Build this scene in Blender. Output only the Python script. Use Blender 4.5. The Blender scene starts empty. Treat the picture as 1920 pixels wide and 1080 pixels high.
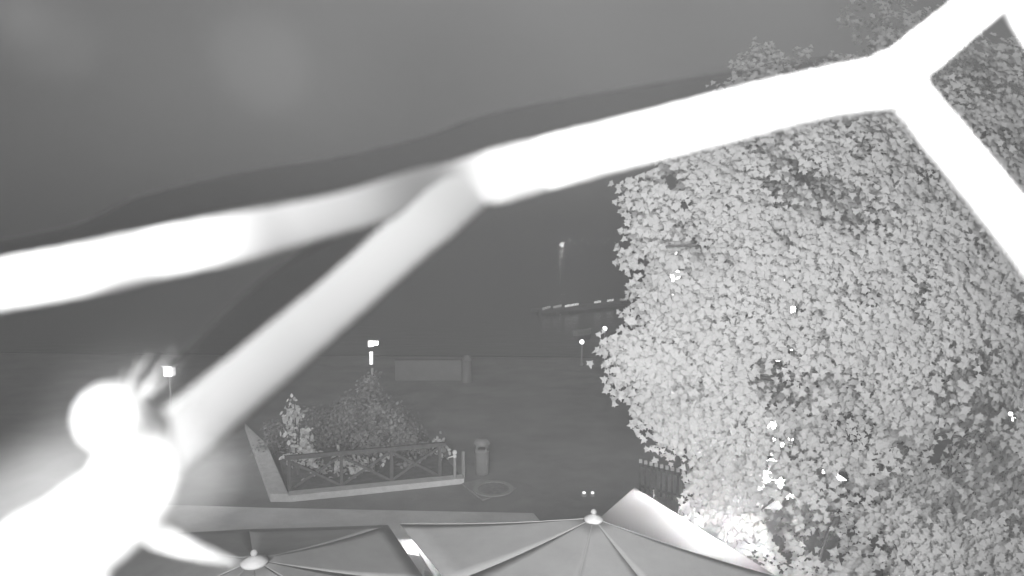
import bpy, math, random
import numpy as np
from mathutils import Vector, Matrix
R = math.radians
random.seed(7); rng = np.random.default_rng(11)
scene = bpy.context.scene
COL = scene.collection

# ------------------------------------------------------------ camera
H = 6.5; FPX = 1250.0; PITCH = math.atan(110/FPX)
cd = bpy.data.cameras.new('camera'); cam = bpy.data.objects.new('camera', cd); COL.objects.link(cam)
cam.location = (0, 0, H); cam.rotation_euler = (math.pi/2-PITCH, 0, 0)
cd.sensor_width = 36; cd.lens = 36*FPX/1920
cd.clip_start = 0.004; cd.clip_end = 6000
cd.dof.use_dof = True; cd.dof.focus_distance = 16.0; cd.dof.aperture_fstop = 8.5
scene.camera = cam

# ------------------------------------------------------------ night sky and the infrared flood
SUN_EL, SUN_AZ = 17, -9          # light comes from behind and left of the camera
w = bpy.data.worlds.new('World'); scene.world = w; w.use_nodes = True
nt = w.node_tree; nt.nodes.clear()
out = nt.nodes.new('ShaderNodeOutputWorld'); bg = nt.nodes.new('ShaderNodeBackground')
sky = nt.nodes.new('ShaderNodeTexSky'); sky.sky_type = 'NISHITA'; sky.sun_disc = False
sky.sun_elevation = R(SUN_EL); sky.sun_rotation = R(180+SUN_AZ)
bw = nt.nodes.new('ShaderNodeRGBToBW')
tc = nt.nodes.new('ShaderNodeTexCoord')
nz = nt.nodes.new('ShaderNodeTexNoise'); nz.inputs['Scale'].default_value = 1.5; nz.inputs['Detail'].default_value = 1.5
mr = nt.nodes.new('ShaderNodeMapRange'); mr.inputs['From Min'].default_value = 0.3; mr.inputs['From Max'].default_value = 0.7
mr.inputs['To Min'].default_value = .45; mr.inputs['To Max'].default_value = 2.1
m1 = nt.nodes.new('ShaderNodeMath'); m1.operation = 'MULTIPLY_ADD'; m1.inputs[1].default_value = 0.03
nt.links.new(tc.outputs['Generated'], nz.inputs['Vector']); nt.links.new(nz.outputs['Fac'], mr.inputs['Value'])
nt.links.new(sky.outputs[0], bw.inputs[0]); nt.links.new(bw.outputs[0], m1.inputs[0]); nt.links.new(mr.outputs[0], m1.inputs[2])
nt.links.new(m1.outputs[0], bg.inputs['Color']); bg.inputs['Strength'].default_value = 0.1
nt.links.new(bg.outputs[0], out.inputs[0])
sd = bpy.data.lights.new('infrared_flood', 'SUN'); sd.energy = 2.0; sd.angle = R(25)
so = bpy.data.objects.new('infrared_flood', sd); COL.objects.link(so)
L = Vector((math.sin(R(SUN_AZ))*math.cos(R(SUN_EL)), -math.cos(R(SUN_AZ))*math.cos(R(SUN_EL)), math.sin(R(SUN_EL))))
so.rotation_euler = L.to_track_quat('Z', 'Y').to_euler()
so.location = (-5, -8, 12)
# added spot behind the camera, standing in for its own infrared illuminator
fl = bpy.data.lights.new('infrared_floodlight', 'SPOT'); fl.energy = 19800; fl.spot_size = R(66); fl.spot_blend = 1.0; fl.shadow_soft_size = 1.6
fo_ = bpy.data.objects.new('infrared_floodlight', fl); COL.objects.link(fo_); fo_.location = (-.9, -5.0, 7.9)
fo_.rotation_euler = (Vector((1.9, 10.5, 5.5))-Vector((-.9,-5.0,7.9))).to_track_quat('-Z', 'Y').to_euler()
scene.view_settings.view_transform = 'Standard'; scene.view_settings.look = 'None'
scene.view_settings.exposure = 0; scene.view_settings.gamma = 1
scene.cycles.sample_clamp_indirect = 3
scene.cycles.max_bounces = 8; scene.cycles.transparent_max_bounces = 16

# ------------------------------------------------------------ helpers
def ray(px, py):
    f = Vector((0, math.cos(PITCH), -math.sin(PITCH))); u = Vector((0, math.sin(PITCH), math.cos(PITCH)))
    return f + Vector((1,0,0))*((px-960)/FPX) - u*((py-540)/FPX)
def PZ(px, py, z):
    d = ray(px, py); return Vector((0,0,H)) + d*((z-H)/d.z)
def PD(px, py, y):
    d = ray(px, py); return Vector((0,0,H)) + d*(y/d.y)

def mat(name, v, rough=0.8, var=0.25, scale=8.0, bump=0.0, bscale=60, spec=0.3, metal=0.0, two=None):
    m = bpy.data.materials.new(name); m.use_nodes = True; t = m.node_tree; b = t.nodes['Principled BSDF']
    b.inputs['Roughness'].default_value = rough; b.inputs['Specular IOR Level'].default_value = spec
    b.inputs['Metallic'].default_value = metal
    tx = t.nodes.new('ShaderNodeTexCoord'); n = t.nodes.new('ShaderNodeTexNoise')
    n.inputs['Scale'].default_value = scale; n.inputs['Detail'].default_value = 6; n.inputs['Roughness'].default_value = 0.65
    t.links.new(tx.outputs['Object'], n.inputs['Vector'])
    r = t.nodes.new('ShaderNodeMapRange'); r.inputs['From Min'].default_value = 0.3; r.inputs['From Max'].default_value = 0.7
    r.inputs['To Min'].default_value = v*(1-var); r.inputs['To Max'].default_value = min(v*(1+var), .95)
    t.links.new(n.outputs['Fac'], r.inputs['Value']); t.links.new(r.outputs[0], b.inputs['Base Color'])
    if bump:
        n2 = t.nodes.new('ShaderNodeTexNoise'); n2.inputs['Scale'].default_value = bscale; n2.inputs['Detail'].default_value = 4
        t.links.new(tx.outputs['Object'], n2.inputs['Vector'])
        bp = t.nodes.new('ShaderNodeBump'); bp.inputs['Strength'].default_value = bump; bp.inputs['Distance'].default_value = 0.02
        t.links.new(n2.outputs['Fac'], bp.inputs['Height']); t.links.new(bp.outputs[0], b.inputs['Normal'])
    return m
def emat(name, s):
    m = bpy.data.materials.new(name); m.use_nodes = True; b = m.node_tree.nodes['Principled BSDF']
    b.inputs['Base Color'].default_value = (.8,.8,.8,1); b.inputs['Emission Color'].default_value = (1,1,1,1)
    b.inputs['Emission Strength'].default_value = s
    return m
def leafmat(name, v, trans=0.35, var=0.3):
    m = bpy.data.materials.new(name); m.use_nodes = True; t = m.node_tree; t.nodes.clear()
    o = t.nodes.new('ShaderNodeOutputMaterial'); d = t.nodes.new('ShaderNodeBsdfDiffuse'); tr = t.nodes.new('ShaderNodeBsdfTranslucent')
    mx = t.nodes.new('ShaderNodeMixShader'); mx.inputs[0].default_value = trans
    g = t.nodes.new('ShaderNodeNewGeometry'); r = t.nodes.new('ShaderNodeMapRange')
    r.inputs['To Min'].default_value = v*(1-var); r.inputs['To Max'].default_value = v*(1+var)
    t.links.new(g.outputs['Random Per Island'], r.inputs['Value'])
    t.links.new(r.outputs[0], d.inputs[0]); t.links.new(r.outputs[0], tr.inputs[0])
    t.links.new(d.outputs[0], mx.inputs[1]); t.links.new(tr.outputs[0], mx.inputs[2]); t.links.new(mx.outputs[0], o.inputs[0])
    return m
def silkmat(name, v, fac, nscale=0):
    m = bpy.data.materials.new(name); m.use_nodes = True; t = m.node_tree; t.nodes.clear()
    o = t.nodes.new('ShaderNodeOutputMaterial'); d = t.nodes.new('ShaderNodeBsdfDiffuse'); d.inputs[0].default_value = (v,v,v,1)
    tl = t.nodes.new('ShaderNodeBsdfTranslucent'); tl.inputs[0].default_value = (v,v,v,1)
    a = t.nodes.new('ShaderNodeMixShader'); a.inputs[0].default_value = 0.4
    t.links.new(d.outputs[0], a.inputs[1]); t.links.new(tl.outputs[0], a.inputs[2])
    if fac >= 1: t.links.new(a.outputs[0], o.inputs[0]); return m
    tp = t.nodes.new('ShaderNodeBsdfTransparent'); mx = t.nodes.new('ShaderNodeMixShader'); mx.inputs[0].default_value = fac
    t.links.new(tp.outputs[0], mx.inputs[1]); t.links.new(a.outputs[0], mx.inputs[2]); t.links.new(mx.outputs[0], o.inputs[0])
    return m

class MB:
    def __init__(s): s.v = []; s.f = []
    def add(s, vs, fs):
        n = len(s.v); s.v += [tuple(v) for v in vs]; s.f += [tuple(i+n for i in f) for f in fs]; return s
    def box(s, c, sz, rz=0, M=None):
        c = Vector(c); vs = []
        rot = M if M else Matrix.Rotation(rz, 3, 'Z')
        for x in (-.5,.5):
            for y in (-.5,.5):
                for z in (-.5,.5): vs.append(c + rot @ Vector((x*sz[0], y*sz[1], z*sz[2])))
        return s.add(vs, [(0,1,3,2),(4,6,7,5),(0,4,5,1),(2,3,7,6),(0,2,6,4),(1,5,7,3)])
    def bar(s, a, b, wd, ht):
        a = Vector(a); b = Vector(b); d = b-a; q = d.to_track_quat('X', 'Z').to_matrix()
        return s.box((a+b)/2, (d.length, wd, ht), M=q)
    def tube(s, pts, rad, n=8, caps=True, flat=0):
        pts = [Vector(p) for p in pts]; k = len(pts)
        rad = rad if hasattr(rad, '__len__') else [rad]*k
        vs = []; ref = Vector((0,0,1))
        for i, p in enumerate(pts):
            t = (pts[min(i+1,k-1)]-pts[max(i-1,0)]).normalized()
            if abs(t.dot(ref)) > .95: ref2 = Vector((1,0,0))
            else: ref2 = ref
            x = t.cross(ref2).normalized(); y = x.cross(t).normalized()
            if flat: vw = (p-Vector((0,0,H))).normalized(); x = t.cross(vw).normalized(); y = x.cross(t).normalized()*flat
            for j in range(n):
                a = 2*math.pi*j/n; vs.append(p + (x*math.cos(a)+y*math.sin(a))*rad[i])
        fs = [(i*n+j, i*n+(j+1)%n, (i+1)*n+(j+1)%n, (i+1)*n+j) for i in range(k-1) for j in range(n)]
        if caps: fs += [tuple(range(n-1,-1,-1)), tuple((k-1)*n+j for j in range(n))]
        return s.add(vs, fs)
    def lathe(s, prof, c=(0,0,0), n=20):
        vs = []; k = len(prof)
        for r, z in prof:
            for j in range(n):
                a = 2*math.pi*j/n; vs.append((c[0]+r*math.cos(a), c[1]+r*math.sin(a), c[2]+z))
        fs = [(i*n+j, i*n+(j+1)%n, (i+1)*n+(j+1)%n, (i+1)*n+j) for i in range(k-1) for j in range(n)]
        fs += [tuple(range(n-1,-1,-1)), tuple((k-1)*n+j for j in range(n))]
        return s.add(vs, fs)
    def ball(s, c, r, n=14, sc=(1,1,1), rough=0):
        vs = []; m = n//2+1
        for i in range(m):
            th = math.pi*(i+.02)/(m-1+.04)
            for j in range(n):
                a = 2*math.pi*j/n; k = 1+rough*(random.random()-.5)
                vs.append((c[0]+r*sc[0]*k*math.sin(th)*math.cos(a), c[1]+r*sc[1]*k*math.sin(th)*math.sin(a), c[2]+r*sc[2]*k*math.cos(th)))
        fs = [(i*n+j, (i+1)*n+j, (i+1)*n+(j+1)%n, i*n+(j+1)%n) for i in range(m-1) for j in range(n)]
        return s.add(vs, fs)
    def mesh(s, name, m, smooth=False):
        me = bpy.data.meshes.new(name); me.from_pydata(s.v, [], s.f); me.update()
        if m: me.materials.append(m)
        if smooth: me.polygons.foreach_set('use_smooth', [True]*len(me.polygons))
        return me
    def build(s, name, m, parent=None, smooth=False, kind=None):
        o = bpy.data.objects.new(name, s.mesh(name, m, smooth)); COL.objects.link(o)
        if parent: o.parent = parent; o.matrix_parent_inverse = Matrix.Translation(-parent.location)
        if kind: o['kind'] = kind
        return o
def thing(name, label, cat, loc=(0,0,0), group=None):
    o = bpy.data.objects.new(name, None); COL.objects.link(o); o.location = loc; o.empty_display_size = .2
    return tag(o, label, cat, group)
def tag(o, label, cat, group=None):
    o['label'] = label; o['category'] = cat
    if group: o['group'] = group
    return o
def lamp_light(name, loc, e, r=0.1, parent=None):
    l = bpy.data.lights.new(name, 'POINT'); l.energy = e; l.shadow_soft_size = r
    o = bpy.data.objects.new(name, l); COL.objects.link(o); o.location = loc
    if parent: o.parent = parent; o.matrix_parent_inverse = Matrix.Translation(-parent.location)
    return o

# materials
M_pave = mat('paving', .25, var=.22, scale=.7, bump=.3, bscale=25)
M_band = mat('pale_paving', .66, var=.15, scale=1.2, bump=.2, bscale=30)
M_road = mat('asphalt', .24, var=.2, scale=.6, bump=.3, bscale=50)
M_kerb = mat('kerb_stone', .55, var=.15, scale=5, bump=.3, bscale=20)
M_soil = mat('soil', .13, var=.4, scale=6, bump=.6, bscale=12)
M_wood = mat('dark_wood', .10, var=.3, scale=9)
M_metal = mat('grey_metal', .30, rough=.45, var=.1, spec=.5)
M_white = mat('white_paint', .75, rough=.5, var=.06)
M_wall = mat('render_wall', .18, var=.12, scale=2)
M_fab = mat('parasol_cloth', .30, var=.08, scale=3, bump=.2, bscale=8)
M_fabd = mat('dark_parasol_cloth', .34, var=.08, scale=3, bump=.2, bscale=8)
M_seam = mat('parasol_seam', .36, var=.08)
M_bark = mat('bark', .12, var=.35, scale=12, bump=.6, bscale=20)
M_far = mat('far_land', .16, var=.3, scale=.02)
M_leaf = leafmat('tree_leaf', .60, .5, .05)
M_leaf2 = leafmat('shrub_leaf', .33, .3)
M_leaf3 = leafmat('pale_plant_leaf', .75, .3)
M_cone = leafmat('hedge_leaf', .32, .3)
M_lamp = emat('lamp_glow', 6.0)
M_lampdim = emat('lamp_glow_dim', 1.2)
M_faint = emat('lamp_glow_faint', 0.30)
M_lit2 = emat('dim_window_light', 10); M_lit = emat('window_light', 35)

# ------------------------------------------------------------ ground, water, far shore
QY = 33.0
g = MB(); g.add([(-120,-12,0),(120,-12,0),(120,QY-3,0),(20,QY,0),(-120,QY+6,0)], [(0,1,2,3,4)]); g.build('ground', M_pave, kind='structure')
# darker roadway behind the planter, opening to the right
p = [PZ(900,880,.004), PZ(1150,960,.004), Vector((40,11.5,.004)), Vector((60,26,.004)), Vector((4,28,.004)), PZ(800,745,.004), PZ(850,850,.004)]
MB().add(p, [tuple(range(len(p)))]).build('road', M_road, kind='structure')
p = [PZ(300,946,.004), PZ(500,952,.004), PZ(1000,962,.004), PZ(1100,1080,.004), PZ(100,1080,.004)]
MB().add(p, [(4,3,2,1,0)]).build('pavement', M_band, kind='structure')
q = MB(); q.add([(-120,QY+6,0),(20,QY,0),(120,QY-3,0),(120,QY-3,-3),(20,QY,-3),(-120,QY+6,-3)], [(0,1,4,5),(1,2,3,4)])
q.build('quay_wall', M_road, kind='structure')
k = MB()
a, b = Vector((-120,QY+5.75,.015)), Vector((20,QY-.25,.015)); k.bar(a, b, .4, .03); k.bar(b, (120,QY-3.25,.015), .4, .03)
k.build('quay_kerb', M_wood, kind='structure')
mw = bpy.data.materials.new('lake_water'); mw.use_nodes = True; t = mw.node_tree; b_ = t.nodes['Principled BSDF']
b_.inputs['Base Color'].default_value = (.05,.05,.05,1); b_.inputs['Roughness'].default_value = .16
b_.inputs['Specular IOR Level'].default_value = .9
tx = t.nodes.new('ShaderNodeTexCoord'); n1 = t.nodes.new('ShaderNodeTexNoise'); n1.inputs['Scale'].default_value = .9; n1.inputs['Detail'].default_value = 5
mp = t.nodes.new('ShaderNodeMapping'); mp.inputs['Scale'].default_value = (.5,1.4,1)
bp = t.nodes.new('ShaderNodeBump'); bp.inputs['Strength'].default_value = .5; bp.inputs['Distance'].default_value = .12
t.links.new(tx.outputs['Object'], mp.inputs[0]); t.links.new(mp.outputs[0], n1.inputs['Vector']); t.links.new(n1.outputs['Fac'], bp.inputs['Height']); t.links.new(bp.outputs[0], b_.inputs['Normal'])
MB().add([(-3000,20,-1.1),(3000,20,-1.1),(3000,5000,-1.1),(-3000,5000,-1.1)], [(0,1,2,3)]).build('water', mw, kind='structure')
# far shore: low undulating hills rising out of the lake
hv = []; hf = []; NX = 90
for i in range(NX):
    x = -900+1800*i/(NX-1); hgt = 3+1.6*math.sin(i*.21)+1.2*math.sin(i*.53+1)+.6*random.random()
    for (yy, zz) in ((300,-1.2),(312,.6),(380,hgt*.7),(470,hgt*1.3),(620,hgt*.3)):
        hv.append((x, yy+8*math.sin(i*.3), zz))
for i in range(NX-1):
    for j in range(4): hf.append((i*5+j, (i+1)*5+j, (i+1)*5+j+1, i*5+j+1))
MB().add(hv, hf).build('far_hills', M_far, smooth=True, kind='structure')

# night haze over the waterfront
hz = MB().box((0, 420, 5.5), (1700, 960, 15.4)).build('haze', None, kind='stuff')
hm = bpy.data.materials.new('haze'); hm.use_nodes = True; t = hm.node_tree; t.nodes.clear()
o = t.nodes.new('ShaderNodeOutputMaterial'); pv = t.nodes.new('ShaderNodeVolumePrincipled'); pv.inputs['Density'].default_value = .018
pv.inputs['Color'].default_value = (.36,.36,.36,1); t.links.new(pv.outputs[0], o.inputs['Volume']); hz.data.materials.append(hm)

# ------------------------------------------------------------ planter bed
A = PZ(541,938,0); B = PZ(868,903,0)
ex = (B-A).normalized(); ey = Vector((-ex.y, ex.x, 0))
LL = (B-A).length
C0 = PZ(462,800,0)                                # where the left kerb runs to
dl = (C0-A).normalized(); 
bed = thing('planter_bed', 'raised flower bed with pale stone kerb round the shrub behind the crossed fence', 'flower bed', A)
k = MB(); k.bar(A+Vector((0,0,.09)), B+Vector((0,0,.06)), .30, .16); k.build('kerb', M_kerb, bed)
wl = .24
n_ = Vector((-dl.y, dl.x, 0))
k = MB(); a0 = PZ(507,941,0); a1 = PZ(541,941,0); a2 = PZ(497,845,0)+Vector((.05,0,0)); a3 = PZ(468,805,0)-Vector((.15,0,0))
a2 = PZ(500,845,0)
top = [v+Vector((0,0,.2)) for v in (a0,a1,a2,a3)]
k.add([a0,a1,a2,a3]+top, [(4,5,6,7),(0,1,5,4),(1,2,6,5),(2,3,7,6),(3,0,4,7)]); kl = k.build('side_kerb', M_kerb, bed)
Eb = B+ey*4.6+ex*(-.4); Fb = A+ey*5.0+ex*(-.6)
MB().add([A+ey*.1+Vector((0,0,.10)), B+ey*.1+Vector((0,0,.07)), Eb+Vector((0,0,.08)), Fb+Vector((0,0,.08))], [(0,1,2,3)]).build('soil', M_soil, bed)

# fence with crossed braces
F0 = PZ(543,938,.02)+ey*.28; F1 = PZ(828,908,.02)+ey*.25; fx = (F1-F0)/3
fe = thing('crossed_rail_fence', 'low dark fence with crossed braces along the kerb of the flower bed', 'fence', F0)
FH = .93
for i in range(4):
    b0 = F0+fx*i; MB().box(b0+Vector((0,0,FH/2)), (.08,.08,FH), math.atan2(ex.y,ex.x)).build('post', M_wood, fe)
up = Vector((0,0,1))
MB().bar(F0-ex*.1+up*(FH+.03), F1+ex*.15+up*(FH+.03), .10, .10).build('top_rail', M_wood, fe)
MB().bar(F0+up*.10, F1+up*.10, .05, .07).build('bottom_rail', M_wood, fe)
for i in range(3):
    s = F0+fx*i; e = s+fx
    MB().bar(s+up*.85+ex*.05, e+up*.16-ex*.05, .035, .06).build('brace', M_wood, fe)
    MB().bar(s+up*.16+ex*.05+ey*.04, e+up*.85-ex*.05+ey*.04, .035, .06).build('brace', M_wood, fe)

# ------------------------------------------------------------ foliage
LEAF = np.array([(0,0),(.18,.02),(.46,-.06),(.34,.22),(.52,.45),(.24,.46),(.0,1.0),(-.24,.46),(-.52,.45),(-.34,.22),(-.46,-.06),(-.18,.02)], float)
LEAF[:,1] -= 0.0
def leaf_cloud(pts, size, nrm, simple=False, jit=.45):
    """pts Nx3, size N, nrm Nx3 preferred normals -> verts, faces"""
    N = len(pts)
    if simple: base = np.array([(0,0),(.32,.35),(.22,.75),(0,1),(-.22,.75),(-.32,.35)], float) if jit > .3 else np.array([(0,0),(.40,.45),(0,1),(-.40,.45)], float)
    else: base = LEAF
    k = len(base)
    nn = nrm + rng.normal(0,jit,(N,3)); nn /= np.linalg.norm(nn,axis=1)[:,None]
    up = rng.normal(0,1,(N,3)); up[:,2] -= .4
    t = up - (up*nn).sum(1)[:,None]*nn; t /= np.linalg.norm(t,axis=1)[:,None]
    b = np.cross(nn,t)
    fold = np.abs(base[:,0])*.15 - base[:,1]**2*.08
    V = pts[:,None,:] + size[:,None,None]*(b[:,None,:]*base[None,:,0,None] + t[:,None,:]*base[None,:,1,None] + nn[:,None,:]*fold[None,:,None])
    return V.reshape(-1,3), N, k
def cloud_mesh(name, pts, size, nrm, m, simple=False, jit=.45):
    V, N, k = leaf_cloud(pts, size, nrm, simple, jit)
    me = bpy.data.meshes.new(name); me.vertices.add(N*k); me.vertices.foreach_set('co', V.ravel())
    me.loops.add(N*k); me.loops.foreach_set('vertex_index', np.arange(N*k))
    me.polygons.add(N); me.polygons.foreach_set('loop_start', np.arange(N)*k); me.polygons.foreach_set('loop_total', np.full(N,k))
    me.update(); me.validate(); me.materials.append(m); return me
def shell(blobs, n, thick=.35, shoots=5, frac=0, spread=.08):
    """leaf positions in the outer layer of many ellipsoids, bunched in twigs"""
    c = np.array([b[:3] for b in blobs], float); r = np.array([b[3] for b in blobs], float)
    pr = r**2; pr /= pr.sum(); m = max(1, n//shoots)
    idx = rng.choice(len(blobs), m, p=pr)
    d = rng.normal(0,1,(m,3)); d /= np.linalg.norm(d,axis=1)[:,None]
    rad = r[idx]*(1-thick*rng.random(m)**1.5 + rng.exponential(.03,m))
    tip = c[idx] + d*rad[:,None]*np.array([1,1,.85])
    pts = np.repeat(tip, shoots, 0) + rng.normal(0,spread,(m*shoots,3))
    nr = np.repeat(d, shoots, 0); nr[:,2] += .5
    return pts, nr

def V(p): return (p.x, p.y, p.z)
# the big tree: boughs given as centre on a sight line, depth, radius (metres)
boughs = []
spec = [(1255,365,11.3,.75),(1330,400,11.5,1.0),(1440,330,11.8,1.2),(1560,290,12.2,1.2),(1680,330,12.3,1.2),(1600,430,11.5,1.3),
        (1235,462,11.0,.55),(1205,470,10.7,.26),(1330,500,11.0,1.0),(1450,500,11.2,1.1),(1280,560,10.8,.7),(1245,560,10.6,.38),
        (1360,610,10.6,1.0),(1250,650,10.2,.62),(1185,662,9.9,.30),(1152,656,9.8,.12),(1200,700,10.1,.42),(1300,720,10.2,.9),(1270,780,10.2,.55),
        (1250,810,10.0,.28),(1390,780,10.4,1.0),(1480,690,10.6,1.1),(1560,560,10.9,1.2),(1680,560,11.0,1.3),(1790,450,11.5,1.3),
        (1620,680,10.6,1.1),(1740,700,10.6,1.3),(1870,620,11.0,1.3),(1380,880,10.3,.62),(1345,930,10.1,.45),(1330,965,10.0,.30),(1480,860,10.6,.8),
        (1420,960,10.0,.7),(1500,980,9.8,.7),(1600,830,11.2,.9),(1700,900,10.4,1.0),(1820,830,10.8,1.1),(1600,980,9.8,.85),(1700,1040,9.6,.9),(1860,1000,9.8,1.1),
        (1530,1070,9.4,.6),(1930,760,10.8,1.2),(1800,1100,9.2,1.0),(1900,500,11.8,1.2),(1830,300,12.5,1.3),(1900,180,12.8,1.2),(1780,180,12.8,1.0),
        (1950,400,12.5,1.3),(1990,600,11.4,1.4),(2010,900,11,1.5),(1600,200,12.8,.9),(1480,240,12.6,.8),(1330,300,12.0,.7),(1700,1180,9,1.2),(1560,1200,9,1.0)]
for s in spec: boughs.append((*PD(s[0],s[1],s[2]), s[3]))
# deeper boughs behind, filling the crown
for i in range(46):
    px, py = rng.uniform(1380,2020), rng.uniform(230,1120); boughs.append((*PD(px,py,rng.uniform(12.6,15.5)), rng.uniform(.8,1.5)))
TB = Vector((6.6, 12.2, 0))
tree = thing('broadleaf_tree', 'huge pale broadleaf tree filling the right half beyond the parasols', 'tree', TB)
tk = MB(); tk.tube([TB, TB+Vector((.1,0,1.5)), TB+Vector((-.1,.1,3.5)), TB+Vector((.2,0,6)), TB+Vector((.1,.1,8.5))], [.42,.33,.28,.2,.08], 12)
tk.build('trunk', M_bark, tree, True)
for i in (1,3,6,8,12,15,17,22,27,32,36,40,44,46,23,28,20,35):
    b0 = Vector(boughs[i][:3]); h = min(max(b0.z-1.0, 1.3), 8.0); s0 = TB+Vector((0,0,h)); mid = (s0+b0)/2+Vector((random.uniform(-.3,.3),random.uniform(-.3,.3),.35))
    MB().tube([s0, (s0+mid)/2+Vector((0,0,.1)), mid, (mid+b0)/2+Vector((0,.05,.1)), b0], [.10,.07,.045,.03,.012], 7).build('branch', M_bark, tree, True)
pts, nr = shell(boughs, 300000, .32, 14, 0, .13)
out_ = pts-np.array([6.6,15.0,5.0]); out_ /= np.linalg.norm(out_,axis=1)[:,None]; nr = .40*nr+.55*out_+np.array([0,-.75,.1]); nr /= np.linalg.norm(nr,axis=1)[:,None]
# gaps carved along camera sight lines so lamps beyond show through
GAPS = [(1265,473,7),(1263,520,13),(1263,553,8),(1472,524,8),(1480,543,8),(1486,578,13),(1484,654,7),(1458,682,14),(1228,630,6),
        (1447,797,12),(1450,824,7),(1467,833,10),(1482,826,12),(1445,860,10),(1440,885,14),(1435,900,12),(1462,905,14),(1544,884,8),(1580,893,17),(1893,775,8),(1899,786,8),
        (1260,340,16),(1285,385,12),(1300,455,10),(1430,950,10),(1460,985,12),(1490,805,9),(1445,845,9),(1425,915,10),(1480,930,10),(1452,945,15),(1465,1010,13),(1430,975,10)]
f = np.array([0, math.cos(PITCH), -math.sin(PITCH)]); u = np.array([0, math.sin(PITCH), math.cos(PITCH)])
def proj(P):
    q = P-np.array([0,0,H]); dz = q@f; return 960+FPX*q[:,0]/dz, 540-FPX*(q@u)/dz
x2, y2 = proj(pts); keep = pts[:,2] > .4
def vnoise(P, sc, seed):
    g = np.random.default_rng(seed).random((64,64,64)); q = P*sc+1000; i = np.floor(q).astype(int); t = q-i; t = t*t*(3-2*t); r_ = 0
    for a in (0,1):
        for b in (0,1):
            for c in (0,1):
                w_ = (t[:,0] if a else 1-t[:,0])*(t[:,1] if b else 1-t[:,1])*(t[:,2] if c else 1-t[:,2])
                r_ = r_ + w_*g[(i[:,0]+a)%64,(i[:,1]+b)%64,(i[:,2]+c)%64]
    return r_
gp = pts*np.array([1,.3,1]); nzv = .45*vnoise(gp, 1.0, 3)+.30*vnoise(gp, 2.7, 5)+.25*vnoise(gp, 6.5, 8)
front = np.clip((16.0-pts[:,1])/4.0, 0, 1)
keep &= (nzv > .37+.07*rng.random(len(pts))+.05*(x2 > 1420)+.035*((x2 > 1500)&(y2 > 640))) | (rng.random(len(pts)) > front*.96+.02)
for gx, gy, gr in GAPS:
    rr = gr*(.8+.5*rng.random(len(pts))); keep &= ((x2-gx)**2+(y2-gy)**2) > rr**2
pts = pts[keep]; nr = nr[keep]
lob = x2[keep] < 1290+60*rng.random(keep.sum()); thin = rng.random(len(pts)) < np.where(lob, .62, .66)
pts = pts[thin]; nr = nr[thin]; lob = lob[thin]; size = rng.uniform(.075,.14,len(pts))
dist = pts[:,1]
x2, y2 = proj(pts)
infr = (x2 > 0)&(x2 < 1915)&(y2 > 330)&(y2 < 1075)
score = np.where(infr, size/dist*FPX*np.where(x2 < 1330, 1.5, 1), 0); order = np.argsort(-score)
big = order[:280]; rest = order[280:]
for nm, sel, simp in (('foliage', rest, False),):
    cm = cloud_mesh(nm, pts[sel], size[sel], nr[sel], M_leaf, simp, .13)
    fo = bpy.data.objects.new(nm, cm); COL.objects.link(fo); fo.parent = tree; fo.matrix_parent_inverse = Matrix.Translation(-TB); fo['kind'] = 'stuff'
lm = MB(); lm.add([(x, y, abs(x)*.35-y*y*.15) for x, y in LEAF], [tuple(range(12))]); lmesh = lm.mesh('leaf', M_leaf)
for i in big:
    o = bpy.data.objects.new('leaf', lmesh); COL.objects.link(o); o.parent = tree; o.matrix_parent_inverse = Matrix.Translation(-TB)
    o.location = pts[i]; o.scale = (size[i],)*3
    n = Vector(nr[i])+Vector(rng.normal(0,.3,3)); o.rotation_mode = 'QUATERNION'; o.rotation_quaternion = n.to_track_quat('Z','Y') @ Vector((0,0,1)).rotation_difference(Vector((0,0,1))) 
    o.rotation_quaternion = n.to_track_quat('Z','Y') @ Matrix.Rotation(random.uniform(0,6.28),3,'Z').to_quaternion()

# slim tree whose airy top shows above the upper strand
TB2 = PD(1500,500,19); TB2.z = 0
tr2 = thing('tall_thin_tree', 'sparse treetop showing faintly above the thick white web strand', 'tree', TB2)
bl = [(*PD(px,py,19), r) for px,py,r in ((1420,130,.7),(1480,150,1.0),(1440,95,.35),(1570,160,1.0),(1400,220,1.0),(1560,240,1.6),(1680,60,.9),(1640,20,.8),(1700,120,1.2),(1760,60,1.1),(1480,330,1.6))]
pp, nn = shell(bl, 5000, .6); cm = cloud_mesh('foliage', pp, rng.uniform(.08,.16,len(pp)), nn+np.array([0,-1.2,0]), M_leaf)
o = bpy.data.objects.new('foliage', cm); COL.objects.link(o); o.parent = tr2; o.matrix_parent_inverse = Matrix.Translation(-TB2); o['kind'] = 'stuff'
MB().tube([TB2, TB2+Vector((.2,0,4)), PD(1490,200,19), PD(1445,100,19)], [.25,.2,.08,.02], 8).build('trunk', M_bark, tr2, True)

def plant(name, label, cat, base, blobs, n, sz, m, group=None, stems=None, thick=.7):
    r = thing(name, label, cat, base, group)
    pp, nn = shell(blobs, n, thick, 4); cm = cloud_mesh('foliage', pp, rng.uniform(sz*.6,sz*1.2,len(pp)), nn, m, True)
    o = bpy.data.objects.new('foliage', cm); COL.objects.link(o); o.parent = r; o.matrix_parent_inverse = Matrix.Translation(-Vector(base)); o['kind'] = 'stuff'
    s = MB()
    for e in (stems or [Vector(b[:3]) for b in blobs[:5]]):
        s.tube([Vector(base), (Vector(base)+Vector(e))/2+Vector((0,0,.05)), Vector(e)], [.03,.02,.008], 5)
    s.build('stem', M_bark, r)
    return r
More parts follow.
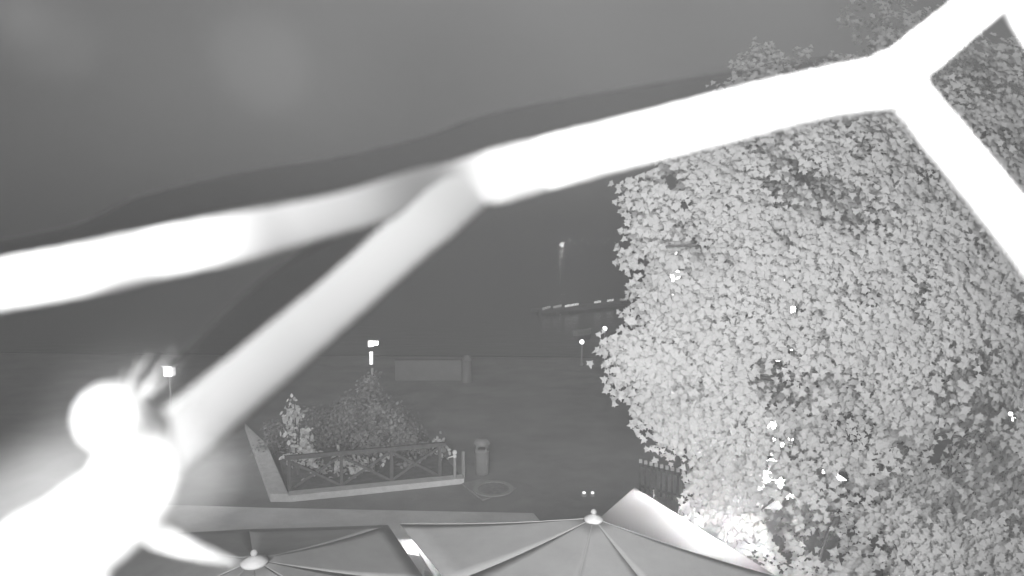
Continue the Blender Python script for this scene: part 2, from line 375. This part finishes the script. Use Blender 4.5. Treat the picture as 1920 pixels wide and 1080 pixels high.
# broad dim shrub in the bed
sb = PD(650,850,19.2); sb.z = .08
bl = []
for px, py, r in ((695,712,.20),(690,735,.35),(705,765,.5),(660,770,.55),(735,790,.55),(630,800,.6),(690,815,.7),(760,815,.5),(780,838,.4),(600,830,.5),(590,790,.5),(560,840,.5),(740,840,.5),(650,850,.6),(520,810,.4),(500,850,.45),(795,850,.22)):
    bl.append((*PD(px,py,19+random.uniform(-.5,.6)), r))
plant('broad_shrub', 'broad dim conical shrub standing behind the crossed fence', 'shrub', sb, bl, 13000, .10, M_cone)
tb = PD(558,870,16.9); tb.z = .08
bl = [(*PD(px,py,16.9+random.uniform(-.1,.1)), r) for px,py,r in ((552,752,.12),(548,775,.18),(562,785,.16),(550,805,.2),(572,820,.2),(556,835,.22),(575,850,.26),(545,855,.22),(590,860,.2))]
plant('tall_leafy_plant', 'tall pale leafy plant rising at the left end of the fence', 'plant', tb, bl, 420, .15, M_leaf3)
specs = [((600,915),[(600,885,.2),(590,905,.18),(612,900,.2)],'leafy low plant pressed against the left crossed brace'),
         ((640,912),[(640,868,.26),(632,850,.2),(645,895,.25),(660,880,.22)],'taller pale plant poking above the fence rail near its middle'),
         ((690,905),[(688,872,.25),(695,890,.22),(678,880,.22),(720,855,.2)],'bushy pale plant with leaves over the rail right of the middle'),
         ((575,932),[(580,920,.16),(600,925,.14)],'small plant in the front left corner of the flower bed'),
         ((640,925),[(630,918,.16),(655,915,.15)],'small pale plant low behind the kerb below the middle brace'),
         ((755,895),[(750,880,.25),(770,872,.25),(735,888,.2)],'dim plant behind the right panel of the crossed fence')]
for (bx, by), b3, lab in specs:
    d0 = PZ(bx,by,.08).y+.9; base = PD(bx,by,d0); base.z = .08
    plant('flower_bed_plant', lab, 'plant', base, [(*PD(x,y,d0), r) for x,y,r in b3], 220, .14, M_leaf3 if bx < 740 else M_leaf2, 'plants in the flower bed', thick=.9)
d0 = 18.2; base = PD(828,850,d0); base.z = 0.06
plant('grass_tuft', 'thin upright stalk plant just right of the fence', 'plant', base, [(*PD(828,828,d0),.09),(*PD(832,845,d0),.10)], 40, .16, M_leaf3)

# ------------------------------------------------------------ street furniture
def post_lamp(name, label, px, py, y, r, emit=M_lamp, e=0, group=None, cat='lamp', kind='globe', pole=True):
    c = PD(px,py,y); gz = 0 if y < QY-1 else -1.3
    t_ = thing(name, label, cat, (c.x,c.y,gz), group)
    if pole:
        MB().tube([(c.x,c.y,gz),(c.x,c.y,c.z-r*.9)], [.05,.035], 8).build('pole', M_metal, t_)
        MB().lathe([(.09,0),(.09,.12),(.05,.16)], (c.x,c.y,gz), 12).build('base', M_metal, t_)
    MB().ball(c, r, 12).build('globe', emit, t_, True)
    if e: lamp_light('light', c-Vector((0,r*1.5,0)), e, r, t_)
    return t_
# lamp behind the shrub: small lantern head and lit upper pole
c = PD(699,644,20.0)
sl = thing('street_lamp', 'slim street lamp with blocky glowing head above the broad shrub', 'lamp', (c.x-.03,c.y,0))
MB().lathe([(.07,0),(.07,.2),(.045,.3),(.04,2.3)], (c.x-.03,c.y,0), 10).build('pole', M_metal, sl)
MB().tube([PD(696,683,20),PD(696,660,20)], .055, 10).build('pole_glow', emat('pole_lamplight', .85), sl)  # glowing tube: lamplight on the upper pole painted as emission
h = MB(); h.box(c+Vector((.015,0,.02)), (.27,.16,.13)); h.box(c+Vector((-.06,0,-.055)), (.13,.14,.06)); h.build('lamp_head', M_lamp, sl)
MB().box(c+Vector((.015,0,.10)), (.30,.2,.03)).build('lamp_cap', M_metal, sl)
lamp_light('light', c+Vector((0,-.25,-.1)), 12, .1, sl)
# square lamp at left
c = PD(318,696,18.5)
wl_ = thing('square_lantern', 'small square lantern glowing just right of the big web clump', 'lamp', (c.x,c.y,0))
MB().box(c, (.24,.2,.26)).build('lantern_glass', emat('lantern', .75), wl_)
MB().box(c+Vector((0,0,.15)), (.3,.26,.05)).build('lantern_cap', M_metal, wl_)
MB().lathe([(.06,0),(.035,.3),(.025,c.z-.14)], (c.x,c.y,0), 10).build('pole', M_wood, wl_)
lamp_light('light', c+Vector((.3,-1.0,.2)), 220, .15, wl_)

# bollard with a knob, plain thin post, litter bin, pit
b0 = PZ(853,905,0)
bo = thing('knobbed_bollard', 'slim bollard with bright round knob at the fence end', 'bollard', b0)
MB().lathe([(.06,0),(.055,.05),(.04,.1),(.035,.70),(.045,.72)], b0, 12).build('shaft', M_metal, bo)
MB().ball(b0+Vector((0,0,.80)), .065, 12).build('knob', M_white, bo, True)
MB().ball(b0+Vector((0,0,.70)), .05, 10, (1,1,1.3)).build('collar', M_white, bo, True)
MB().tube([b0+Vector((0,0,.71)), b0+Vector((-.17,0,.66))], [.02,.012], 6).build('hook', M_white, bo)
b0 = PZ(869,897,0)
MB_ = MB().lathe([(.055,0),(.05,.05),(.045,.7),(.03,.74)], b0, 12)
tag(MB_.build('thin_post', mat('dull_metal', .22, var=.2)), 'plain thin grey post between the knobbed bollard and the litter bin', 'post')
M_bin = mat('bin_metal', .2, rough=.5, var=.15)
b0 = PZ(904,888,0)
bi = thing('litter_bin', 'round grey litter bin with domed hood on the paving', 'bin', b0)
MB().lathe([(.17,0),(.19,.03),(.20,.62),(.205,.66)], b0, 20).build('body', M_bin, bi, True)
MB().lathe([(.21,.80),(.215,.84),(.17,.93),(.06,.97)], b0, 20).build('hood', M_bin, bi, True)
for a in (0.6, 2.2, 3.9, 5.4): MB().tube([b0+Vector((.18*math.cos(a),.18*math.sin(a),.62)), b0+Vector((.18*math.cos(a),.18*math.sin(a),.82))], .015, 6).build('hood_support', M_metal, bi)
p = [PZ(865,906,.03), PZ(905,937,.03), PZ(968,915,.03), PZ(905,897,.03)]
pit = thing('manhole_surround', 'pale paved square with a round cover on the ground in front of the litter bin', 'manhole cover', (p[0]+p[2])/2)
MB().add([*p, *[v-Vector((0,0,.03)) for v in p]], [(0,1,2,3),(0,4,5,1),(1,5,6,2),(2,6,7,3),(3,7,4,0)]).build('slab', mat('slab_stone', .3, var=.2, scale=4), pit)
cc = PZ(925,917,.034); MB().lathe([(.50,0),(.50,.03),(.40,.03),(.40,.012),(.02,.012)], cc, 28).build('ring', M_metal, pit)
MB().lathe([(.39,.012),(.39,.02),(.02,.02)], cc, 24).build('cover', mat('iron', .24, var=.3, scale=10), pit)
for i, (px, lab) in enumerate(((1095,'left one of two tiny ground lights beyond the big parasol'),(1111,'right one of two tiny ground lights beyond the big parasol'))):
    c = PZ(px,926,.05); t_ = thing('ground_light', lab, 'lamp', (c.x,c.y,0), 'small ground lights')
    MB().lathe([(.07,-.05),(.07,0),(.05,.01)], c, 12).build('housing', M_metal, t_); MB().ball(c+Vector((0,0,.03)), .045, 10, (1,1,.7)).build('lens', M_lampdim, t_)

# picket railing beyond the glowing canopy
r0 = PZ(1200,925,0); r1 = PZ(1345,965,0)
pr = thing('picket_railing', 'short picket railing between the glowing canopy and the tree', 'railing', r0)
n = 15
for i in range(n):
    s = r0.lerp(r1, i/(n-1)); MB().box(s+Vector((0,0,.42)), (.05,.03,.72)).build('picket', M_wood, pr); MB().box(s+Vector((0,0,.82)), (.07,.05,.09)).build('picket_cap', M_kerb, pr)
MB().bar(r0+up*.70+Vector((0,.03,0)), r1+up*.70+Vector((0,.03,0)), .03, .05).build('top_rail', M_wood, pr)
MB().bar(r0+up*.18+Vector((0,.03,0)), r1+up*.18+Vector((0,.03,0)), .03, .05).build('bottom_rail', M_wood, pr)

# low pale wall by the quay
w0 = PZ(742,712,0); w1 = PZ(866,712,0)
lw = thing('low_wall', 'faint low pale wall at the waterside right of the lamp', 'wall', w0)
MB().bar(w0+up*.4, w1+up*.4, .3, .8).build('masonry', M_wall, lw); MB().bar(w0+up*.84, w1+up*.84, .42, .08).build('coping', M_wall, lw)
w2 = PZ(876,716,0); tag(MB().lathe([(.22,0),(.2,.9),(.24,.95),(.1,1.15)], w2, 12).build('stone_bollard', M_wall), 'squat stone bollard at the right end of the low wall', 'bollard')

# ------------------------------------------------------------ parasols
def parasol(label, apex, rim, m, capr=.12, group='parasols over the terrace', valance=.0, pole=True, seams=True, hubz=0):
    apex = Vector(apex); rim = [Vector(v) for v in rim]; n = len(rim)
    t_ = thing('parasol', label, 'parasol', (apex.x,apex.y,0), group)
    N = 8; mb = MB(); vs = []; fs = []
    # each gore as a grid with a slight sag between ribs
    for i in range(n):
        a, b = rim[i], rim[(i+1)%n]; base = len(mb.v)
        for r_ in range(N+1):
            for c_ in range(N+1):
                e = a.lerp(b, c_/N); p_ = apex.lerp(e, .03+.97*r_/N)
                s = math.sin(math.pi*c_/N)*(r_/N)*.003+.03*math.sin(math.pi*r_/N); p_.z -= s; mb.v.append(tuple(p_))
        for r_ in range(N):
            for c_ in range(N):
                q0 = base+r_*(N+1)+c_; mb.f.append((q0,q0+N+1,q0+N+2,q0+1))
    o = mb.build('canopy', m, t_, True); sm = o.modifiers.new('thickness','SOLIDIFY'); sm.thickness = .012
    if seams:
        for v in rim:
            pts_ = []
            for r_ in range(N+1):
                q_ = apex.lerp(v, .03+.97*r_/N); q_.z += .002-.03*math.sin(math.pi*r_/N); pts_.append(q_)
            MB().tube(pts_, .005, 5).build('rib_seam', M_seam, t_)
    MB().lathe([(capr,-.03),(capr*1.05,0),(capr*.5,.035),(.02,.05)], apex, 20).build('cap', M_kerb, t_, True)
    MB().ball(apex+Vector((0,0,.085)), .038, 10).build('finial', M_seam, t_, True)
    if pole:
        MB().tube([(apex.x,apex.y,0),(apex.x,apex.y,apex.z-.05)], .03, 10).build('pole', M_metal, t_)
        MB().lathe([(.32,0),(.32,.06),(.06,.09),(.05,.3)], (apex.x,apex.y,0), 20).build('foot', M_metal, t_)
    return t_
V1 = PZ(750,982,2.5); VN = Vector((.35,5.6,2.45)); VR = PZ(1462,1082,2.5); apx = PD(1113,972,8.1)
VM1 = PZ(842,1094,2.5); VM2 = (VN+VR)/2
parasol('large grey parasol seen from above with disc cap and finial, bottom centre', apx, [V1, VM1, VN, VM2, VR, Vector((1.15,8.75,2.35))], M_fab, capr=.115)
c3 = PD(477,1052,6.5); rr = 2.35; rim = []
A3 = PZ(467,994,2.5); a0 = math.atan2(A3.y-c3.y, A3.x-c3.x)
for i in range(8):
    a = a0-i*math.pi/4; rim.append(Vector((c3.x+rr*math.cos(a), c3.y+rr*math.sin(a), 2.5)))
rim[0] = A3; rim[1] = PZ(727,986,2.5); rim[2] = PZ(799,1092,2.5); rim[7] = PZ(235,1005,2.5)
parasol('dark octagonal parasol left of the large grey one with its cap at the bottom edge', c3, rim, M_fabd, capr=.13)

# glowing canopy
cz = 2.25
gc = thing('lit_canopy', 'pale canopy glowing from lamps beneath it behind the large parasol cap', 'canopy', (PZ(1190,914,cz).x, PZ(1190,914,cz).y, 0))
m = bpy.data.materials.new('pale_canvas'); m.use_nodes = True; t = m.node_tree; t.nodes.clear()
o = t.nodes.new('ShaderNodeOutputMaterial'); d = t.nodes.new('ShaderNodeBsdfDiffuse'); tl = t.nodes.new('ShaderNodeBsdfTranslucent'); mx = t.nodes.new('ShaderNodeMixShader')
d.inputs[0].default_value = (.5,.5,.5,1); tl.inputs[0].default_value = (.6,.6,.6,1); mx.inputs[0].default_value = .45
t.links.new(d.outputs[0], mx.inputs[1]); t.links.new(tl.outputs[0], mx.inputs[2]); t.links.new(mx.outputs[0], o.inputs[0])
cor = [PZ(1190,914,cz+.02), PZ(1080,1010,cz-.12), PZ(1300,1100,cz-.1), PZ(1475,1092,cz-.1)]
mb = MB(); N = 12
for i in range(N+1):
    for j in range(N+1):
        a = cor[0].lerp(cor[1], i/N); b = cor[3].lerp(cor[2], i/N); p_ = a.lerp(b, j/N)
        p_.z -= .05*math.sin(math.pi*i/N)*math.sin(math.pi*j/N); mb.v.append(tuple(p_))
for i in range(N):
    for j in range(N): q0 = i*(N+1)+j; mb.f.append((q0,q0+N+1,q0+N+2,q0+1))
mb.build('canvas', m, gc, True)
for v in (cor[0], cor[3]): MB().tube([(v.x,v.y,0),(v.x,v.y,v.z-.02)], .03, 8).build('pole', M_metal, gc)
for px, py, e in ((1225,950,30),(1272,985,20),(1360,1035,110)):
    c = PZ(px,py,cz-(.35 if px > 1300 else .24)); lt = thing('hanging_bulb', {1225:'bulb hanging under the far corner of the glowing canopy',1272:'bulb hanging under the middle edge of the glowing canopy',1360:'brightest bulb hanging under the right end of the glowing canopy'}[px], 'lamp', (c.x,c.y,c.z), 'bulbs under the canopy')
    MB().ball(c, .05, 10).build('bulb', M_lamp, lt, True); MB().tube([c+Vector((0,0,.04)), c+Vector((0,0,.3))], .008, 5).build('cord', M_wood, lt)
    lamp_light('light', c+Vector((0,-.09,.02)), e, .03, lt)

# white tablecloth glimpsed between the parasols
p = [PZ(738,1012,.75), PZ(800,1010,.75), PZ(822,1048,.75), PZ(758,1037,.75)]
ct = thing('cafe_table', 'white clothed table glimpsed in the gap between two parasols', 'table', (p[0]+p[2])/2*1.0-Vector((0,0,.75)))
q_ = [v-Vector((0,0,.25)) for v in p]
MB().add([*p,*q_], [(3,2,1,0),(0,1,5,4),(1,2,6,5),(2,3,7,6),(3,0,4,7)]).build('tablecloth', M_white, ct)
cc = (p[0]+p[2])/2; MB().tube([(cc.x,cc.y,0),(cc.x,cc.y,.7)], .04, 8).build('pedestal', M_metal, ct)
bA, bB = PZ(792,1035,.9), PZ(824,1085,.9)
tag(MB().bar(bA, bB, .14, .05).box((bA.x,bA.y,.44),(.05,.05,.86)).box((bB.x,bB.y,.44),(.05,.05,.86)).build('white_rail', M_white), 'narrow white rail running beside the clothed table in the parasol gap', 'rail')
lamp_light('light', cc+Vector((0,-.2,.5)), 45, .1, ct)

# lower left corner: rounded awning, pale wall, little hedge
w0 = PZ(330,1085,1.6); w1 = PZ(452,1058,1.6)
pw = tag(MB().bar(w0-up*.8, w1-up*.8, .25, 1.6).build('garden_wall', M_white), 'pale low garden wall at the bottom left edge beside the dark parasol', 'wall')
for i, px in enumerate((312,345,378,405,425)):
    bz = PZ(px,1072-(px-312)*.1,1.0); 
    plant('hedge_plant', ['leftmost spiky little plant of the bottom left row','second spiky plant from the left in the bottom row','middle spiky plant of the bottom left row','fourth spiky plant in the row by the pale garden wall','rightmost spiky plant touching the pale garden wall'][i], 'plant', bz, [(bz.x,bz.y,bz.z+.15,.12),(bz.x+.05,bz.y,bz.z+.3,.08)], 60, .12, M_leaf2, 'row of small plants by the garden wall', thick=.9)
mb = MB().bar(PZ(270,1080,.9)+Vector((0,0,0)), PZ(445,1062,.9), .35, .3)
tag(mb.build('plant_trough', M_wall), 'stone trough holding the row of small plants at bottom left', 'planter')

# ------------------------------------------------------------ lights over the water
for px, py, y, r, lab in ((1091,641,31.5,.11,'round bollard light at the quay edge, lower of the pair over the water'),
                          (1134,616,38,.13,'round light on a short pole standing in the water left of the tree')):
    post_lamp('waterside_lamp', lab, px, py, y, r, group='lights at the water')
post_lamp('shore_lamp', 'single bright lamp on the far shore above the faint houses', 1053, 459, 255, .95, emat('far_lamp_glow', 60))
PI_ = thing('pier', 'low pier far out on the water marked by pale light strips', 'pier', PZ(1090,577,-1.1))
pa, pb = PZ(1010,583,-.8), PZ(1215,563,-.8)
MB().bar(pa, pb, 2.2, .25).build('deck', M_wall, PI_)
for i in range(9):
    s = pa.lerp(pb, i/8); MB().tube([(s.x,s.y-.8,-2),(s.x,s.y-.8,-.6)], .12, 8).build('pile', M_bark, PI_)
for x0, y0, x1, y1, mm, lab in ((1018,579,1031,575,M_faint,'faintest light strip at the left end of the pier'),(1038,576,1052,573,M_faint,'second light strip along the pier from its left end'),
        (1060,574,1084,570,M_lampdim,'longest light strip on the pier'),(1115,567,1126,565,M_lampdim,'small bright strip on the pier right of the gap'),(1139,564,1150,562,M_lampdim,'rightmost clear light strip on the pier'),(1163,562,1172,561,M_faint,'faint light strip on the pier close to the tree')):
    a = PZ(x0,y0,-.4); b = PZ(x1,y1,-.4); t_ = thing('light_strip', lab, 'light', (a+b)/2, 'light strips along the pier')
    MB().bar(a, b, .1, .18).build('diffuser', mm, t_); MB().bar(a-up*.14, b-up*.14, .14, .09).build('housing', M_metal, t_)
# small moored boat
bc = PZ(1091,628,-1.1); bt = thing('moored_boat', 'small dim rowing boat moored between the quay light and the pier', 'boat', bc)
hull = MB(); prof = [(-1.5,.05,.0),(-1.2,.45,0),(0,.6,0),(1.1,.4,0),(1.7,.02,.15)]; vs = []
for x, hw, dz in prof:
    for yy, zz in ((-hw,.5+dz),(-hw*.7,0),(hw*.7,0),(hw,.5+dz)): vs.append(bc+Matrix.Rotation(R(35),3,'Z')@Vector((x*.5,yy*.6,zz*.7)))
fs = [(i*4+j,(i+1)*4+j,(i+1)*4+j+1,i*4+j+1) for i in range(4) for j in range(3)]
hull.add(vs, fs); o = hull.build('hull', M_metal, bt); o.modifiers.new('thickness','SOLIDIFY').thickness = .04
MB().bar(bc+Vector((0,-.25,.25)), bc+Vector((0,.25,.25)), .15, .03).build('bench', M_wood, bt)
# far houses
for i, (px, py, wd, hh, n_w, lab) in enumerate(((1066,487,6,3.2,3,'low far shore house with bright window band below the single lamp'),(1095,480,6,4.5,2,'far shore house with one lit window right of the low house'),(1120,478,9,5.5,3,'wide faint far shore house in the middle of the row'),(1145,480,6,5,2,'faint far shore house closest to the tree'))):
    y = 285+i*3; c = PD(px,py,y); c.z = max(c.z, -.4)
    t_ = thing('far_house', lab, 'house', (c.x,c.y,c.z-.3), 'houses on the far shore')
    MB().box((c.x,c.y,c.z+hh/2-.5), (wd,5,hh+1)).build('wall', M_wall, t_)
    z = c.z+hh; MB().add([(c.x-wd/2-.4,y-3,z),(c.x+wd/2+.4,y-3,z),(c.x+wd/2+.4,y+3,z),(c.x-wd/2-.4,y+3,z),(c.x-wd/2,y,z+1.5),(c.x+wd/2,y,z+1.5)], [(0,1,5,4),(2,3,4,5),(0,4,3),(1,2,5),(3,2,1,0)]).build('roof', M_road, t_)
    for j in range(n_w):
        xx = c.x-wd/2+wd*(j+.5)/n_w
        MB().box((xx,y-2.55,c.z+1.1+1.3*((i+j)%2)), (.8,.12,.7)).build('window', M_lit if (i == 0 or j == 0) else M_lit2, t_)

# lamps glimpsed through the tree
TL = [(1265,473,70,.30,'lamp dot high at the left edge of the tree, topmost of a column of three',0),
      (1263,516,46,.5,'large glowing globe near the left edge of the tree',0),
      (1263,553,40,.20,'lamp directly below the large globe at the left edge of the tree',0),
      (1228,630,22,.055,'tiny lamp among the leaves at the left tip of the tree',0),
      (1472,524,44,.19,'upper lamp of the cluster in the middle of the tree',0),
      (1480,543,42,.17,'lamp just under the upper lamp in the middle of the tree',0),
      (1463,541,43,.20,'dimmer lamp left of the middle cluster in the tree',1),
      (1486,579,29,.24,'brightest round lamp in the middle of the tree',60),
      (1484,654,20,.06,'tiny round lamp below the brightest one in the tree',0),
      (1459,681,19,.10,'blurred lamp among leaves at mid height of the tree',0),
      (1448,797,18.5,.16,'lamp above the string of bright spots low in the tree',25),
      (1451,824,18,.05,'small lamp at the top left of the string of spots low in the tree',0),
      (1467,834,17.8,.06,'small round lamp in the string of spots low in the tree',0),
      (1483,822,17.6,.07,'lamp at the right of the string of spots low in the tree',0),
      (1444,858,17,.12,'double spot lamp midway down the string low in the tree',150),
      (1436,893,16.6,.14,'lowest broad lamp of the string low in the tree',150),
      (1462,900,16.2,.08,'lamp right of the lowest broad one, above lit foliage',150),
      (1544,884,16.8,.06,'small round lamp left of the wide white light low in the tree',0),
      (1895,776,19,.06,'upper of two small lamps at the right edge of the picture',0),
      (1900,786,19,.07,'lower of two small lamps at the right edge of the picture',0),
      (1467,773,19,.035,'pinprick lamp between mid and low clusters in the tree',0),
      (1327,577,30,.05,'faint pinprick lamp in the upper left foliage',0)]
for px, py, y, r, lab, e in TL:
    post_lamp('post_lamp', lab, px, py, y, r, M_faint if e == 1 else M_lamp, e if e > 1 else 0, 'lamps behind the tree')
kb = Vector((7.3,19.6,0)); kk = thing('kiosk', 'pale lit kiosk wall glimpsed through the lower left of the tree', 'kiosk', kb)
MB().box(kb+Vector((0,0,1.3)), (2.4,1.6,2.6)).build('wall', M_white, kk); MB().box(kb+Vector((0,-.1,2.66)), (2.8,2.1,.1)).build('roof', M_road, kk)
MB().box(kb+Vector((.1,-.82,1.5)), (1.4,.05,.8)).build('hatch', M_metal, kk); MB().box(kb+Vector((.1,-.98,1.06)), (1.6,.35,.05)).build('counter', M_wood, kk)
c = PD(1580,892,15.8); t_ = thing('wide_floodlight', 'wide white light shining low through the tree', 'lamp', (c.x,c.y,0))
h = MB(); h.box(c, (.26,.1,.20)); h.box(c+Vector((-.18,0,.03)), (.1,.1,.1)); h.build('lamp_face', M_lamp, t_)
MB().box(c+Vector((0,.09,0)), (.32,.06,.24)).build('housing', M_metal, t_); MB().tube([(c.x,c.y+.09,0),(c.x,c.y+.09,c.z-.11)], .04, 8).build('pole', M_metal, t_)
lamp_light('light', c+Vector((0,-.3,0)), 15, .1, t_)

# ------------------------------------------------------------ spider web right in front of the lens
S_hot = silkmat('dense_silk', .42, 1); S_mid = silkmat('grey_silk', .66, 1); S_dim = silkmat('thin_silk', .6, .62); S_glow = silkmat('glow_veil', .9, .055); S_glowfaint = silkmat('faint_glow_veil', .7, .012); S_glow2 = silkmat('loose_glow_veil', .9, .028); S_darkhalo = silkmat('dark_halo_tone', .006, .13); S_blotch = silkmat('blotch_veil', .7, .004); S_haloedge = silkmat('halo_edge_tone', .035, .4)
web = thing('spider_web', 'thick out-of-focus white web strands crossing the whole view in front of the lens', 'spider web', (0,.15,H))
def strand(path, m, name='strand', n=16, wob=.02, par=None):
    """path: (px, py, width px, distance m, silk density)"""
    P = []; Rr = []; D = []; path = [(*p, 1.0) if len(p) == 4 else p for p in path]
    K = len(path)
    for i in range(K-1):
        p0, p1, p2, p3 = path[max(i-1,0)], path[i], path[i+1], path[min(i+2,K-1)]
        for s in range(9 if i == K-2 else 8):
            t0 = s/8
            v = [0.5*((2*p1[k])+(-p0[k]+p2[k])*t0+(2*p0[k]-5*p1[k]+4*p2[k]-p3[k])*t0**2+(-p0[k]+3*p1[k]-3*p2[k]+p3[k])*t0**3) for k in range(5)]
            P.append(Vector((0,0,H))+ray(v[0],v[1]).normalized()*v[3]); Rr.append(max(v[2],1)*.96/2/FPX*v[3]/ray(v[0],v[1]).length*(1+wob*random.uniform(-1,1))); D.append(v[4])
    # rounded ends
    for e, q in ((0, 1), (-1, -2)):
        d = (P[e]-P[q]).normalized()
        ends = [(P[e]+d*Rr[e]*kx, Rr[e]*math.sqrt(1-kx*kx)+1e-5) for kx in (.5,.8,.95)]
        if e == 0: P = [a for a,b in reversed(ends)]+P; Rr = [b for a,b in reversed(ends)]+Rr; D = [D[0]]*3+D
        else: P += [a for a,b in ends]; Rr += [b for a,b in ends]; D += [D[-1]]*3
    o = MB().tube(P, Rr, n, True, .3)  .build(name, m, par or web, True)
    at = o.data.attributes.new('silk_density', 'FLOAT', 'POINT'); at.data.foreach_set('value', np.repeat(np.array(D, float), n))
    return o
def densemat(name, v):
    m = silkmat(name, v, 1); t = m.node_tree; a = t.nodes.new('ShaderNodeAttribute'); a.attribute_name = 'silk_density'
    mm = t.nodes.new('ShaderNodeMath'); mm.operation = 'MULTIPLY'; mm.inputs[1].default_value = v
    t.links.new(a.outputs['Fac'], mm.inputs[0])
    for n_ in t.nodes:
        if n_.type in ('BSDF_DIFFUSE', 'BSDF_TRANSLUCENT'): t.links.new(mm.outputs[0], n_.inputs[0])
    return m
S_v = densemat('silk_strand', .93)
strand([(-260,600,90,.15,.42),(-80,555,92,.15,.42),(0,535,96,.15,.42),(150,508,100,.145,.42),(300,475,98,.15,.42),(450,445,97,.15,.2),(560,420,86,.155,.16),(660,395,80,.16,.12),(770,362,84,.165,.06),(860,345,92,.17,.09),
        (940,330,110,.17,.22),(1010,311,104,.178,.33),(1060,298,104,.18,.42),(1200,262,102,.2,.42),(1400,210,100,.22,.42),(1560,172,98,.24,.42),(1690,152,104,.25,.42)], S_v)
strand([(1640,170,90,.25,.6),(1720,105,88,.25,.6),(1790,48,82,.25,.6),(1870,-20,82,.25,.6),(1960,-100,82,.25,.6)], S_v)
strand([(1655,135,90,.26,.6),(1712,190,76,.25,.42),(1770,260,78,.24,.42),(1860,370,80,.23,.42),(1960,500,82,.22,.42)], S_v)
strand([(1840,-60,60,.27,.6),(1893,-10,54,.27,.6),(1930,45,54,.27,.6),(1970,110,54,.27,.6)], S_v)
strand([(905,342,80,.172,.12),(835,390,106,.166,.11),(760,452,104,.163,.12),(662,540,102,.160,.122),(585,607,105,.157,.125),(505,675,110,.154,.13),(422,745,116,.152,.14),(330,825,124,.15,.16),(230,915,120,.15,.2)], S_v)
strand([(215,935,60,.14,.42),(245,965,62,.145,.42),(300,1004,48,.15,.42),(365,1032,30,.15,.4),(440,1054,8,.15,.25)], S_v)
strand([(-60,492,60,.3),(150,450,60,.3),(250,404,60,.3),(350,376,60,.3),(500,346,62,.3),(635,325,60,.3),(800,285,60,.3),(950,237,60,.3),(1300,174,56,.3),(1560,130,46,.3)], S_darkhalo, 'dark_halo')  # dark see-through ribbons put in for the shadowy halo beside the strands
strand([(300,740,50,.3),(400,650,62,.3),(500,560,66,.3),(600,485,66,.3),(670,430,60,.3)], S_darkhalo, 'dark_halo')
strand([(-40,458,4,.3),(150,420,4,.3),(250,372,4,.3),(350,345,4,.3),(500,315,4,.3),(635,294,4,.3),(800,255,4,.3),(950,206,4,.3),(1300,146,4,.3),(1560,108,4,.3)], S_haloedge, 'halo_edge')  # thin lines put in for the halo's outer edge, not silk
strand([(320,690,5,.2),(400,610,5,.2),(500,520,5,.19),(600,460,6,.18),(690,415,8,.17)], S_haloedge, 'halo_edge')
for a, b, wd in (((235,745),(285,655),16),((255,745),(312,672),12),((270,745),(345,680),12),((245,720),(262,668),10),((285,735),(352,705),10),((225,740),(235,690),14),((260,750),(330,650),8)):
    strand([(a[0],a[1],wd,.16,.5),((a[0]+b[0])/2,(a[1]+b[1])/2,wd*.6,.165,.3),(b[0],b[1],2,.17,.1)], S_v, 'wisp')
cl = thing('silk_clump', 'glaring white clump with a round head at the lower left end of the web', 'web clump', PD(200,900,.08))
def blob(lst, m, name):
    mb = MB()
    for px, py, r, d, sc in lst: mb.ball(Vector((0,0,H))+ray(px,py).normalized()*d, r/FPX*d/ray(px,py).length, 24, sc)
    return mb.build(name, m, cl, True)
blob([(213,783,58,.1,(1.08,1,1.08))], S_hot, 'head')
strand([(285,800,70,.11,.42),(264,860,140,.11,.42),(238,925,165,.11,.42),(165,990,180,.11,.42),(70,1060,200,.11,.42),(-60,1150,220,.11,.42)], S_v, 'body', 24, .05, cl)
strand([(190,990,80,.11,.42),(165,1040,90,.11,.42),(140,1120,100,.11,.42)], S_v, 'body', 20, .05, cl)
blob([(160,850,95,.045,(1.25,1,.6))], S_glow2, 'glow_halo')  # see-through balls put in as the glow round the clump
blob([(55,970,140,.045,(1,1,.8))], S_glow, 'glow_halo')
blob([(345,890,90,.05,(1,1,1))], S_glow2, 'glow_halo')
blob([(230,780,120,.04,(1,1,1))], S_glowfaint, 'glow_halo')
for px, py, rr_ in ((95,70,60),(490,120,85),(20,20,40)):  # faint see-through balls put in for pale blotches in the sky
    MB().ball(Vector((0,0,H))+ray(px,py).normalized()*.06, rr_/FPX*.06, 20).build('pale_blotch', S_blotch, web, True)
